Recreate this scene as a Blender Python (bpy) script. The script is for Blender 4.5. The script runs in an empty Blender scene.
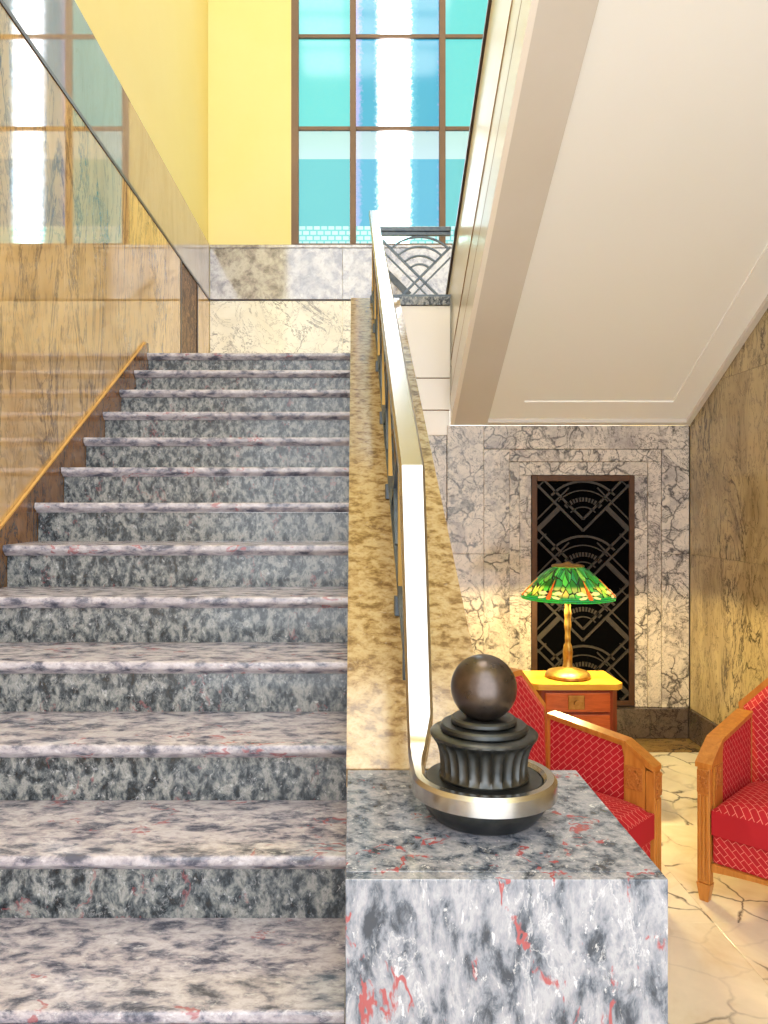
import bpy, bmesh, math, random
from mathutils import Vector, Matrix
random.seed(7)
S = bpy.context.scene
COL = S.collection
# ------------------------------------------------------------------ camera, world, exposure
H = 1.64                      # eye height; the camera stands at X=0, Y=0 and looks along +Y
F = 777.0                     # focal length in pixels of the 768x1024 frame
cam_d = bpy.data.cameras.new('camera'); cam = bpy.data.objects.new('camera', cam_d); COL.objects.link(cam)
cam.location = (0, 0, H); cam.rotation_euler = (math.radians(90), 0, 0)
cam_d.sensor_fit = 'HORIZONTAL'; cam_d.sensor_width = 36; cam_d.lens = F/768*36
cam_d.shift_x = (384-353)/768; cam_d.shift_y = -(512-505)/768
cam_d.clip_start = 0.05
S.camera = cam
wd = bpy.data.worlds.new('lobby'); S.world = wd; wd.use_nodes = True
bg = wd.node_tree.nodes['Background']; bg.inputs[0].default_value = (0.93, 0.965, 1.0, 1); bg.inputs[1].default_value = 2.25
vs = S.view_settings; vs.view_transform = 'Standard'; vs.look = 'None'; vs.gamma = 1; vs.use_curve_mapping = False
vs.exposure = 0.7
FILL = 4.2                      # emission of the unseen fill light added overhead

# ------------------------------------------------------------------ node helpers
def rgb(r, g, b):             # sRGB 0-255 -> linear
    f = lambda c: (c/255)/12.92 if c/255 <= .04045 else ((c/255+.055)/1.055)**2.4
    return (f(r), f(g), f(b), 1)
class NT:
    def __init__(s, name):
        s.m = bpy.data.materials.new(name); s.m.use_nodes = True; s.t = s.m.node_tree
        s.b = s.t.nodes['Principled BSDF']
    def n(s, typ, **kw):
        nd = s.t.nodes.new(typ)
        for k, v in kw.items(): setattr(nd, k, v)
        return nd
    def l(s, a, b): s.t.links.new(a, b)
    def setin(s, sock, v):
        if isinstance(v, bpy.types.NodeSocket): s.l(v, sock)
        else: sock.default_value = v
    def math(s, op, a, b=0.0, c=None):
        nd = s.n('ShaderNodeMath', operation=op); s.setin(nd.inputs[0], a); s.setin(nd.inputs[1], b)
        if c is not None: s.setin(nd.inputs[2], c)
        return nd.outputs[0]
    def mix(s, fac, a, b, mode='MIX'):
        nd = s.n('ShaderNodeMix', data_type='RGBA', blend_type=mode)
        s.setin(nd.inputs[0], fac); s.setin(nd.inputs[6], a); s.setin(nd.inputs[7], b)
        return nd.outputs[2]
    def ramp(s, fac, stops, interp='LINEAR'):
        nd = s.n('ShaderNodeValToRGB'); cr = nd.color_ramp; cr.interpolation = interp
        while len(cr.elements) < len(stops): cr.elements.new(.5)
        for e, (p, c) in zip(cr.elements, stops): e.position = p; e.color = c
        s.l(fac, nd.inputs[0]); return nd.outputs[0]
    def noise(s, vec, scale, detail=4, rough=.55, dist=0.0):
        nd = s.n('ShaderNodeTexNoise'); s.l(vec, nd.inputs['Vector'])
        nd.inputs['Scale'].default_value = scale; nd.inputs['Detail'].default_value = detail
        nd.inputs['Roughness'].default_value = rough; nd.inputs['Distortion'].default_value = dist
        return nd.outputs['Fac']
    def coords(s, sc=(1, 1, 1), rot=(0, 0, 0), world=True, vary=0.0):
        if world: v = s.n('ShaderNodeNewGeometry').outputs['Position']
        else: v = s.n('ShaderNodeTexCoord').outputs['Object']
        if vary:
            oi = s.n('ShaderNodeObjectInfo'); ad = s.n('ShaderNodeVectorMath', operation='ADD')
            mu = s.math('MULTIPLY', oi.outputs['Random'], vary)
            s.l(v, ad.inputs[0]); s.l(mu, ad.inputs[1]); v = ad.outputs[0]
        mp = s.n('ShaderNodeMapping'); s.l(v, mp.inputs[0])
        mp.inputs['Rotation'].default_value = rot; mp.inputs['Scale'].default_value = sc
        return mp.outputs[0]
    def line(s, f, centre, width):    # 1 on the iso-line of a noise, 0 away from it
        d = s.math('ABSOLUTE', s.math('SUBTRACT', f, centre))
        return s.math('SUBTRACT', 1.0, s.math('MINIMUM', s.math('DIVIDE', d, width), 1.0))
    def bump(s, h, strength=.2, dist=.01):
        nd = s.n('ShaderNodeBump'); nd.inputs['Strength'].default_value = strength; nd.inputs['Distance'].default_value = dist
        s.l(h, nd.inputs['Height']); s.l(nd.outputs[0], s.b.inputs['Normal'])
    def done(s, col=None, rough=.5, metal=0.0, ior=None):
        if col is not None: s.setin(s.b.inputs['Base Color'], col)
        s.setin(s.b.inputs['Roughness'], rough); s.setin(s.b.inputs['Metallic'], metal)
        if ior: s.b.inputs['IOR'].default_value = ior
        return s.m

def grey_marble(name, cols, sc=(1, 1, 1), rot=(0, 0, 0), rough=.1, scale=16, red=.5, ior=1.6, white=.5, dark=.6, vary=9.0, redw=.011):
    # cols: dark, mid-dark, mid, light, lightest
    t = NT(name); v0 = t.coords(sc, rot, vary=vary)
    wn = t.n('ShaderNodeTexNoise'); t.l(v0, wn.inputs['Vector']); wn.inputs['Scale'].default_value = scale*.5; wn.inputs['Detail'].default_value = 3
    wv = t.n('ShaderNodeVectorMath', operation='MULTIPLY_ADD'); t.l(wn.outputs['Color'], wv.inputs[0]); wv.inputs[1].default_value = (1.1/scale,)*3; t.l(v0, wv.inputs[2])
    v = wv.outputs[0]
    a = t.noise(v, scale, 9, .66)
    c = t.ramp(a, [(p, rgb(*q)) for p, q in zip((.36, .42, .47, .53, .60), cols)]+[(.70, rgb(*cols[2]))])
    b = t.noise(v, scale*1.5, 8, .7)
    patch = t.math('MINIMUM', t.math('MAXIMUM', t.math('MULTIPLY', t.math('SUBTRACT', t.noise(v0, scale*.4, 3), .45), 10.0), 0.0), 1.0)
    c = t.mix(t.math('MULTIPLY', t.math('MULTIPLY', t.ramp(b, [(.36, (1, 1, 1, 1)), (.43, (0, 0, 0, 1))]), patch), dark), c, rgb(*cols[0]))
    c = t.mix(t.math('MULTIPLY', t.ramp(t.noise(v, scale*2.2, 6, .7), [(.6, (0, 0, 0, 1)), (.66, (1, 1, 1, 1))]), white), c, rgb(244, 244, 248))
    e = t.noise(v, scale*.3, 7, .62)
    msk = t.math('GREATER_THAN', t.noise(v0, scale*.35, 3, .6), .52)
    c = t.mix(t.math('MULTIPLY', t.line(e, .52, .009), t.math('MULTIPLY', msk, white*.55)), c, rgb(240, 240, 244))
    r = t.noise(v, scale*.16, 5, .6)
    r2 = t.noise(v, scale*.7, 5, .7)
    rf = t.math('MULTIPLY', t.math('MULTIPLY', t.math('MINIMUM', t.math('MULTIPLY', t.line(r, .575, redw), 2.0), 1.0), t.ramp(r2, [(.5, (0, 0, 0, 1)), (.56, (1, 1, 1, 1))])), red)
    c = t.mix(rf, c, rgb(164, 78, 82))
    return t.done(c, rough, ior=ior)

def breccia(name, base, alt, vein, scale=7, wid=.05, rough=.12, sc=(1, 1, 1), dens=.48, fine=True, ior=1.55, vary=7.0, rot=(0, 0, 0)):
    t = NT(name); v = t.coords(sc, rot, vary=vary)
    nz = t.n('ShaderNodeTexNoise'); t.l(v, nz.inputs['Vector']); nz.inputs['Scale'].default_value = scale*.6; nz.inputs['Detail'].default_value = 5
    mx = t.mix(.22, v, nz.outputs['Color'])
    vo = t.n('ShaderNodeTexVoronoi', feature='DISTANCE_TO_EDGE'); t.l(mx, vo.inputs['Vector']); vo.inputs['Scale'].default_value = scale
    big = t.noise(v, scale*.28, 5, .6, .8)
    c = t.ramp(t.noise(v, scale*.5, 6, .6, 1.0), [(.3, alt), (.5, base), (.7, tuple(min(1, x*1.12) for x in base[:3])+(1,))])
    dl = t.math('SUBTRACT', 1.0, t.math('MINIMUM', t.math('DIVIDE', vo.outputs['Distance'], wid), 1.0))
    amt = t.math('MULTIPLY', t.math('MULTIPLY', dl, 1.0), t.math('MINIMUM', t.math('MAXIMUM', t.math('MULTIPLY', t.math('SUBTRACT', big, dens-.06), 8.0), .12), 1.0))
    c = t.mix(t.math('MULTIPLY', amt, .9), c, vein)
    if fine:
        f = t.noise(v, scale*1.3, 6, .65, 2.0)
        c = t.mix(t.math('MULTIPLY', t.line(f, .5, .02), .55), c, vein)
        g = t.noise(v, scale*.45, 6, .7, 1.6)
        c = t.mix(t.math('MULTIPLY', t.line(g, .47, .018), .85), c, vein)
    return t.done(c, rough, ior=ior)

def veined(name, base, alt, vein, scale=3.0, rough=.06, ior=1.6, sc=(1, 1, .35), amount=1.0):   # tan wall marble, dark veins running upward
    t = NT(name); v = t.coords(sc, vary=5.0)
    c = t.ramp(t.noise(v, scale, 6, .6, .8), [(.3, alt), (.52, base), (.75, tuple(min(1, x*1.1) for x in base[:3])+(1,))])
    a = t.noise(v, scale*.8, 7, .68, 1.4)
    msk = t.math('MINIMUM', t.math('MAXIMUM', t.math('MULTIPLY', t.math('SUBTRACT', t.noise(v, scale*.5, 3), .46), 9.0), 0.0), 1.0)
    c = t.mix(t.math('MULTIPLY', t.math('MULTIPLY', t.line(a, .5, .028), msk), .95*amount), c, vein)
    b = t.noise(v, scale*2.6, 6, .65, 1.8)
    c = t.mix(t.math('MULTIPLY', t.line(b, .47, .03), .6*amount), c, tuple(x*1.8 for x in vein[:3])+(1,))
    d = t.noise(v, scale*5, 4, .6, .5)
    c = t.mix(t.math('MULTIPLY', t.math('GREATER_THAN', d, .66), .5*amount), c, vein)
    return t.done(c, rough, ior=ior)

def wood(name, c1, c2, rough=.3, sc=(14, 14, 1.5), world=False):
    t = NT(name); v = t.coords(sc, world=world)
    a = t.noise(v, 3, 6, .6, .6)
    return t.done(t.ramp(a, [(.3, c1), (.7, c2)]), rough)
def metal(name, c, rough=.3, var=.0, m=1.0, c2=None):
    t = NT(name); v = t.coords((1, 1, 1), world=True)
    a = t.noise(v, 30, 4)
    t.done(t.ramp(a, [(.3, c), (.7, c2 or c)]), t.math('ADD', rough, t.math('MULTIPLY', a, var)), m); return t.m
def plaster(name, c, c2=None, rough=.6):
    t = NT(name); a = t.noise(t.coords(), 1.2, 5); return t.done(t.ramp(a, [(.3, c2 or c), (.7, c)]), rough)

M = {}
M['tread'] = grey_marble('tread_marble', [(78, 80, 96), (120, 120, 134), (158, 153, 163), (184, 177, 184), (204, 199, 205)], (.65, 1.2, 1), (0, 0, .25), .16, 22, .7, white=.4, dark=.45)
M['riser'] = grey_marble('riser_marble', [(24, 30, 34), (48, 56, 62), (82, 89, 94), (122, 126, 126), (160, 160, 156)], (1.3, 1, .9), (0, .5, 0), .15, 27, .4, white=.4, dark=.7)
M['post'] = grey_marble('post_marble', [(56, 64, 78), (90, 98, 112), (126, 132, 145), (150, 153, 164), (172, 173, 182)], (1.7, 1.7, .75), (0, .35, 0), .1, 18, .95, white=.6, dark=.6, vary=0, redw=.012)
M['curb'] = grey_marble('curb_marble', [(120, 92, 56), (146, 118, 76), (170, 142, 96), (188, 162, 116), (198, 176, 134)], (1, 1.2, 1.2), (.5, 0, .3), .13, 24, .0, white=.12, dark=.4)
M['skirt'] = veined('skirting_marble', rgb(140, 96, 48), rgb(92, 60, 32), rgb(40, 26, 18), 5, .1)
M['leftwall'] = veined('tan_wall_marble', rgb(224, 186, 126), rgb(206, 164, 100), rgb(66, 42, 28), 2.2, .03, 2.8, (1, 1, .3), .75)
M['leftwall_up'] = veined('pale_wall_marble', rgb(186, 170, 160), rgb(172, 154, 144), rgb(140, 112, 96), 3.0, .03, 2.8, amount=.3)
M['darkpanel'] = veined('dark_brown_marble', rgb(84, 54, 34), rgb(46, 28, 22), rgb(190, 150, 110), 5, .4, 1.3)
M['landgrey'] = grey_marble('landing_grey_marble', [(110, 104, 112), (136, 130, 138), (158, 152, 158), (180, 176, 180), (200, 196, 200)], (1, 1, 1), (0, .5, 0), .06, 9, 0, 2.2, white=.25)
M['landwhite'] = breccia('landing_white_marble', rgb(244, 240, 232), rgb(230, 224, 212), rgb(120, 116, 118), 3.2, .02, .1, dens=.58)
M['backwall'] = breccia('cream_breccia', rgb(214, 202, 188), rgb(160, 150, 146), rgb(44, 40, 42), 8.5, .07, .14, dens=.47)
M['rightwall'] = veined('umber_wall_marble', rgb(192, 172, 132), rgb(152, 132, 98), rgb(40, 32, 28), 4.2, .12, 1.5, (1, 1, .4))
M['base'] = breccia('dark_skirting', rgb(92, 78, 68), rgb(64, 54, 50), rgb(26, 22, 22), 11, .05, .15)
M['floor'] = breccia('floor_marble', rgb(236, 224, 200), rgb(218, 200, 166), rgb(48, 40, 38), 4.6, .035, .15, dens=.5, fine=False)
M['floorband'] = veined('floor_border_marble', rgb(150, 120, 72), rgb(110, 86, 52), rgb(46, 34, 24), 4, .12, sc=(.4, 1, 1))
M['yellow'] = plaster('yellow_paint', rgb(240, 226, 164), rgb(238, 222, 152))
M['cream'] = plaster('cream_paint', rgb(250, 251, 250), rgb(248, 249, 246), .5)
M['soffitbeam'] = plaster('beige_stone', rgb(222, 217, 210), rgb(214, 208, 198), .4)
M['fascia'] = plaster('pink_cream_stone', rgb(253, 248, 240), rgb(251, 244, 234), .24)
M['fasciajoint'] = plaster('brown_groove', rgb(150, 112, 80), None, .5)
M['edge'] = plaster('honed_tan_edge', rgb(214, 170, 100), rgb(196, 150, 84), .5)
M['joint'] = plaster('joint_mortar', rgb(110, 96, 82), None, .8)
M['darkline'] = plaster('dark_bronze_strip', rgb(58, 40, 36), None, .3)
M['mullion'] = plaster('brown_window_bar', rgb(132, 104, 84), rgb(112, 88, 72), .5)
M['rail'] = metal('brushed_aluminium', rgb(196, 194, 190), .2, .08)
M['iron'] = metal('blue_grey_iron', rgb(82, 90, 98), .35, .1, .8, rgb(104, 112, 118))
M['brass'] = metal('aged_brass', rgb(150, 116, 62), .3, .1)
M['patina'] = metal('dark_patinated_bronze', rgb(66, 70, 72), .3, .12, .9, rgb(94, 95, 94))
M['ball'] = metal('dark_ball_bronze', rgb(84, 76, 72), .24, .1, .9, rgb(110, 98, 92))
M['grille'] = metal('grille_bronze', rgb(60, 56, 52), .5, .1, .5, rgb(74, 66, 58))
M['grilleframe'] = metal('grille_frame_bronze', rgb(78, 54, 38), .45, .1, .5, rgb(92, 62, 42))
M['black'] = plaster('black_backing', rgb(4, 4, 5), None, 1.0)
M['black'].node_tree.nodes['Principled BSDF'].inputs['Specular IOR Level'].default_value = .05
M['chairwood'] = wood('honey_wood', rgb(178, 108, 40), rgb(208, 140, 62), .3)
M['carved'] = wood('carved_wood', rgb(160, 92, 34), rgb(200, 130, 60), .4, (40, 40, 40))
M['tabletop'] = wood('golden_table_top', rgb(205, 150, 50), rgb(222, 170, 66), .22, (2, 20, 20))
M['tablewood'] = wood('reddish_veneer', rgb(160, 72, 30), rgb(196, 100, 46), .3, (3, 20, 20))
M['tabledark'] = wood('dark_red_veneer', rgb(110, 44, 24), rgb(136, 58, 30), .3)
M['lampbronze'] = metal('gold_bronze', rgb(150, 112, 52), .36, .1, .85, rgb(184, 146, 76))
M['redplain'] = plaster('red_velvet', rgb(186, 20, 34), rgb(170, 14, 28), .8)
def fabric(name, ax):
    t = NT(name); o = t.n('ShaderNodeTexCoord').outputs['Object']
    sp = t.n('ShaderNodeSeparateXYZ'); t.l(o, sp.inputs[0]); cb = t.n('ShaderNodeCombineXYZ')
    t.l(sp.outputs[ax[0]], cb.inputs[0]); t.l(sp.outputs[ax[1]], cb.inputs[1])
    mp = t.n('ShaderNodeMapping'); t.l(cb.outputs[0], mp.inputs[0]); mp.inputs['Rotation'].default_value = (0, 0, math.radians(45))
    br = t.n('ShaderNodeTexBrick'); t.l(mp.outputs[0], br.inputs['Vector'])
    br.inputs['Scale'].default_value = 1; br.inputs['Brick Width'].default_value = .044; br.inputs['Row Height'].default_value = .022
    br.inputs['Mortar Size'].default_value = .0011; br.inputs['Mortar Smooth'].default_value = .2
    br.inputs['Color1'].default_value = rgb(192, 22, 36); br.inputs['Color2'].default_value = rgb(178, 16, 30)
    br.inputs['Mortar'].default_value = rgb(232, 140, 124)
    return t.done(br.outputs['Color'], .8)
M['fab_xz'] = fabric('red_fabric_back', (0, 2)); M['fab_yz'] = fabric('red_fabric_arm', (1, 2)); M['fab_xy'] = fabric('red_fabric_seat', (0, 1))

# ------------------------------------------------------------------ geometry helpers
def mesh(name, V, Fc, smooth=False):
    me = bpy.data.meshes.new(name); me.from_pydata([tuple(v) for v in V], [], Fc); me.validate()
    bm = bmesh.new(); bm.from_mesh(me); bmesh.ops.recalc_face_normals(bm, faces=bm.faces); bm.to_mesh(me); bm.free()
    if smooth:
        for p in me.polygons: p.use_smooth = True
    return me
class MB:
    def __init__(s): s.V = []; s.F = []
    def add(s, V, Fc):
        o = len(s.V); s.V += [tuple(v) for v in V]; s.F += [tuple(i+o for i in f) for f in Fc]; return s
    def box(s, x0, x1, y0, y1, z0, z1, b=0.0):
        if b <= 0:
            V = [(x, y, z) for x in (x0, x1) for y in (y0, y1) for z in (z0, z1)]
            return s.add(V, [(0, 1, 3, 2), (4, 6, 7, 5), (0, 4, 5, 1), (2, 3, 7, 6), (0, 2, 6, 4), (1, 5, 7, 3)])
        bm = bmesh.new(); bmesh.ops.create_cube(bm, size=1)
        for v in bm.verts: v.co = ((x0+x1)/2+v.co.x*(x1-x0), (y0+y1)/2+v.co.y*(y1-y0), (z0+z1)/2+v.co.z*(z1-z0))
        bmesh.ops.bevel(bm, geom=list(bm.edges), offset=b, segments=2, affect='EDGES', profile=.5)
        bm.verts.index_update()
        s.add([v.co.copy() for v in bm.verts], [tuple(v.index for v in f.verts) for f in bm.faces]); bm.free(); return s
    def prism(s, poly, axis, lo, hi):   # poly in the two other axes, in order
        n = len(poly)
        def p(a, b, c): return {'x': (c, a, b), 'y': (a, c, b), 'z': (a, b, c)}[axis]
        V = [p(a, b, lo) for a, b in poly]+[p(a, b, hi) for a, b in poly]
        Fc = [tuple(range(n)), tuple(range(2*n-1, n-1, -1))]+[(i, (i+1) % n, n+(i+1) % n, n+i) for i in range(n)]
        return s.add(V, Fc)
    def lathe(s, prof, c, seg=48, flute=None):   # prof: (r, z); flute(r,z,ang)->r
        V = []; Fc = []; n = len(prof)
        for k in range(seg):
            a = 2*math.pi*k/seg
            for r, z in prof:
                rr = flute(r, z, a) if flute else r
                V.append((c[0]+rr*math.cos(a), c[1]+rr*math.sin(a), c[2]+z))
        for k in range(seg):
            k2 = (k+1) % seg
            for i in range(n-1): Fc.append((k*n+i, k2*n+i, k2*n+i+1, k*n+i+1))
        Fc.append(tuple(k*n for k in range(seg))); Fc.append(tuple(k*n+n-1 for k in range(seg)))
        return s.add(V, Fc)
    def sweep(s, path, frames, sec, closed=False):   # frames: list of (side, up) vectors
        V = []; Fc = []; m = len(sec); n = len(path)
        for p, (sd, up) in zip(path, frames):
            for a, b in sec: V.append(Vector(p)+Vector(sd)*a+Vector(up)*b)
        for i in range(n if closed else n-1):
            j = (i+1) % n
            for k in range(m): Fc.append((i*m+k, i*m+(k+1) % m, j*m+(k+1) % m, j*m+k))
        if not closed: Fc += [tuple(range(m)), tuple(range((n-1)*m, n*m))]
        return s.add(V, Fc)
    def tube(s, pts, r, seg=8):
        pts = [Vector(p) for p in pts]; fr = []
        for i, p in enumerate(pts):
            d = (pts[min(i+1, len(pts)-1)]-pts[max(i-1, 0)]).normalized()
            a = d.cross(Vector((0, 0, 1)) if abs(d.z) < .9 else Vector((1, 0, 0))).normalized(); fr.append((a, d.cross(a)))
        return s.sweep(pts, fr, [(r*math.cos(2*math.pi*k/seg), r*math.sin(2*math.pi*k/seg)) for k in range(seg)])
    def mesh(s, name, smooth=False): return mesh(name, s.V, s.F, smooth)
def link(name, me, mat, parent=None, kind=None):
    if isinstance(me, MB): me = me.mesh(name)
    o = bpy.data.objects.new(name, me); COL.objects.link(o)
    if mat is not None and not me.materials: me.materials.append(M[mat] if isinstance(mat, str) else mat)
    if parent is not None:
        o.parent = parent
        if parent.type == 'EMPTY': o.matrix_parent_inverse = Matrix.Translation(-Vector(parent.location))
    if kind: o['kind'] = kind
    return o
def local(name, me, mat, parent): # part modelled in its thing's own frame
    o = link(name, me, mat); o.parent = parent; return o
def shade(o, deg=35):
    for p in o.data.polygons: p.use_smooth = True
    try: o.data.set_sharp_from_angle(angle=math.radians(deg))
    except Exception: pass
    return o
def thing(name, label, cat, loc=(0, 0, 0), rz=0, group=None):
    o = bpy.data.objects.new(name, None); COL.objects.link(o); o.location = loc; o.rotation_euler = (0, 0, rz); o.empty_display_size = .1
    o['label'] = label; o['category'] = cat
    if group: o['group'] = group
    return o
def slab(name, parent, mat, x0, x1, y0, y1, z0, z1, b=.002, g=.001, axes='xyz'):
    k = [g if a in axes else 0 for a in 'xyz']
    return link(name, MB().box(x0+k[0], x1-k[0], y0+k[1], y1-k[1], z0+k[2], z1-k[2], b), mat, parent)

# ------------------------------------------------------------------ key dimensions
XL, XR = -1.372, 2.372        # stairwell side walls
YB, YW = 5.47, 7.44           # lounge back wall, landing window wall
RISE, RUN = .165, .30
Y0, Z0 = 1.503, .66           # nosing of step 0
NTOP = 12
ZL = Z0+NTOP*RISE             # landing 2.64
ZC = 9.3                      # ceiling
ZD, ZM = H+1.963, H+2.49      # dado line, top of marble / window sill
SL = RISE/RUN
XC0, XC1 = -.015, .325        # stair curb
curb_z = lambda y: H-1.551+SL*y
nose_z = lambda y: H-1.808+SL*y

# ------------------------------------------------------------------ floor
fl = link('floor', MB().box(XL-.1, XR+.1, -1.6, YB+.1, -.16, -.03), 'joint', None, 'structure')
T = .93
for i in range(5):
    for j in range(8):
        x0, y0 = XL+i*T, -1.6+j*T
        x1, y1 = min(x0+T, XR), min(y0+T, YB-.32)
        if x1-x0 < .05 or y1-y0 < .05: continue
        if x1 < XC1 and y0 > 1.9: continue
        slab('tile', fl, 'floor', x0, x1, y0, y1, -.03, 0, .0004, .0007, 'xy')
slab('border_strip', fl, 'floorband', XC1, XR, YB-.32, YB-.005, -.03, 0, .001)

# ------------------------------------------------------------------ left wall
wl = link('wall_left', MB().box(XL-.14, XL-.022, -1.6, YW+.1, -.03, ZC), 'yellow', None, 'structure')
ys = [-1.6, -.2, 1.1, 2.4, 3.7, 5.0, 6.18]
for a, b in zip(ys, ys[1:]):
    slab('marble_slab', wl, 'leftwall', XL-.02, XL, a, b, 0, ZD-.012, .0004, .0003)
slab('marble_slab', wl, 'leftwall', XL-.02, XL, 6.88, YW-.005, 0, ZD-.012, .0015, .0006)
slab('marble_slab', wl, 'leftwall', XL-.02, XL, 6.18, 6.88, 0, ZL, .0015, .0006)
dp = slab('dark_panel', wl, 'darkpanel', XL-.02, XL-.004, 6.22, 6.84, ZL, ZD-.012)
slab('panel_edge', wl, 'darkline', XL-.02, XL+.004, 6.18, 6.22, ZL, ZD-.012)
slab('panel_edge', wl, 'darkline', XL-.02, XL+.004, 6.84, 6.88, ZL, ZD-.012)
slab('dado_strip', wl, 'darkline', XL-.02, XL+.005, -1.6, YW-.005, ZD-.012, ZD+.012, .002, 0)
ys = [-1.6, .6, 2.9, 5.2, YW-.005]
for a, b in zip(ys, ys[1:]):
    slab('upper_slab', wl, 'leftwall_up', XL-.02, XL, a, b, ZD+.012, ZM, .0015, .0006)

# ------------------------------------------------------------------ window wall at the landing
WX0, WX1 = -.594, 1.456
ZT = ZM+1.149+.89*3
m = MB().box(XL-.02, WX0, YW+.022, YW+.22, ZL-.4, ZC).box(WX1, XR+.02, YW+.022, YW+.22, ZL-.4, ZC)
m.box(WX0, WX1, YW+.022, YW+.22, ZL-.4, ZM-.001).box(WX0, WX1, YW+.022, YW+.22, ZT, ZC)
wf = link('wall_far', m, 'yellow', None, 'structure')
xs = [XL+.002, -.1, 1.15, XR-.002]
for a, b in zip(xs, xs[1:]):
    slab('white_slab', wf, 'landwhite', a, b, YW, YW+.02, ZL, ZD-.008, .0015, .0006)
    slab('grey_slab', wf, 'landgrey', a, b, YW, YW+.02, ZD+.008, ZM-.03, .0015, .0006)
slab('dado_strip', wf, 'darkline', XL+.006, XR-.006, YW-.004, YW+.02, ZD-.008, ZD+.008, .002, 0)
slab('window_ledge', wf, 'landgrey', XL+.002, XR-.002, YW-.012, YW+.02, ZM-.03, ZM, .004, 0)

def glass_mat(name, kind):
    t = NT(name); pos = t.n('ShaderNodeNewGeometry').outputs['Position']
    sp = t.n('ShaderNodeSeparateXYZ'); t.l(pos, sp.inputs[0])
    mp = t.n('ShaderNodeMapping'); t.l(pos, mp.inputs[0]); mp.inputs['Scale'].default_value = (1, 1, 1)
    n1 = t.noise(mp.outputs[0], 30, 6, .8)
    nx = t.math('ADD', sp.outputs[0], t.math('MULTIPLY', t.math('SUBTRACT', n1, .5), .16))
    u = t.math('DIVIDE', t.math('ADD', nx, .6), 2.06)            # 0..1 across the window
    teal, teal2, blue, wh, lav = rgb(96, 222, 222), rgb(120, 226, 220), rgb(30, 160, 205), (3.2, 3.2, 3.2, 1), rgb(190, 180, 250)
    if kind == 'side':
        c = t.mix(t.math('SUBTRACT', n1, .2), teal, teal2)
    else:
        c = t.ramp(u, [(.29, lav), (.315, lav), (.335, blue), (.39, blue), (.43, (.92, .93, 1, 1)), (.54, (.92, .93, 1, 1)), (.575, rgb(90, 190, 225)), (.60, blue), (.69, blue), (.71, lav)])
    z = sp.outputs[2]
    band = t.math('MULTIPLY', t.math('GREATER_THAN', z, ZM+.86), t.math('LESS_THAN', z, t.math('ADD', ZM+1.02, t.math('MULTIPLY', n1, .25))))
    c = t.mix(t.math('MULTIPLY', band, .65), c, rgb(235, 240, 236))
    low = t.math('MULTIPLY', t.math('GREATER_THAN', z, ZM+.21), t.math('LESS_THAN', z, ZM+.86))
    c = t.mix(t.math('MULTIPLY', low, .5), c, rgb(0, 150, 165)) if kind == 'side' else t.mix(t.math('MULTIPLY', low, .3), c, rgb(0, 150, 190))
    foot = t.math('LESS_THAN', z, ZM+.21)
    br = t.n('ShaderNodeTexBrick'); cb = t.n('ShaderNodeCombineXYZ'); t.l(sp.outputs[0], cb.inputs[0]); t.l(z, cb.inputs[1]); t.l(cb.outputs[0], br.inputs['Vector'])
    br.inputs['Scale'].default_value = 1; br.inputs['Brick Width'].default_value = .07; br.inputs['Row Height'].default_value = .05; br.inputs['Mortar Size'].default_value = .008
    br.inputs['Color1'].default_value = rgb(225, 250, 245); br.inputs['Color2'].default_value = rgb(200, 244, 240); br.inputs['Mortar'].default_value = rgb(110, 215, 210)
    c = t.mix(foot, c, br.outputs['Color'])
    t.l(c, t.b.inputs['Emission Color'])
    if kind == 'side': t.b.inputs['Emission Strength'].default_value = .54
    else:
        st = t.ramp(u, [(.40, (.095, .095, .095, 1)), (.45, (1, 1, 1, 1)), (.53, (1, 1, 1, 1)), (.57, (.095, .095, .095, 1))])
        t.l(t.math('MULTIPLY', st, 6.0), t.b.inputs['Emission Strength'])
    return t.done(rgb(60, 110, 120), .08)
M['glass_side'] = glass_mat('teal_backlit_glass', 'side'); M['glass_mid'] = glass_mat('blue_white_backlit_glass', 'mid')
w1 = link('window_1', MB().box(WX0, WX0+.07, YW+.03, YW+.15, ZM, ZT).box(WX1-.07, WX1, YW+.03, YW+.15, ZM, ZT).box(WX0+.07, WX1-.07, YW+.03, YW+.15, ZT-.07, ZT).box(WX0+.07, WX1-.07, YW+.03, YW+.15, ZM, ZM+.025), 'mullion', None, 'structure')
cx = [WX0+.07, 0.0, .862, WX1-.07]
rz = [ZM+.025, ZM+1.149, ZM+2.039, ZM+2.929, ZT-.07]
for k in (1, 2): slab('mullion', w1, 'mullion', cx[k]-.03, cx[k]+.03, YW+.04, YW+.14, rz[0], rz[-1], .006, 0)
for j in (1, 2, 3):
    for k in range(3):
        slab('glazing_bar', w1, 'mullion', cx[k]+(.03 if k else 0), cx[k+1]-(.03 if k < 2 else 0), YW+.06, YW+.12, rz[j]-.018, rz[j]+.018, .004, 0)
for j in range(4):
    for k in range(3):
        slab('pane', w1, 'glass_mid' if k == 1 else 'glass_side', cx[k]+(.03 if k else 0), cx[k+1]-(.03 if k < 2 else 0), YW+.085, YW+.095, rz[j]+(.018 if j else 0), rz[j+1]-(.018 if j < 3 else 0), .001, .0005)

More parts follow.
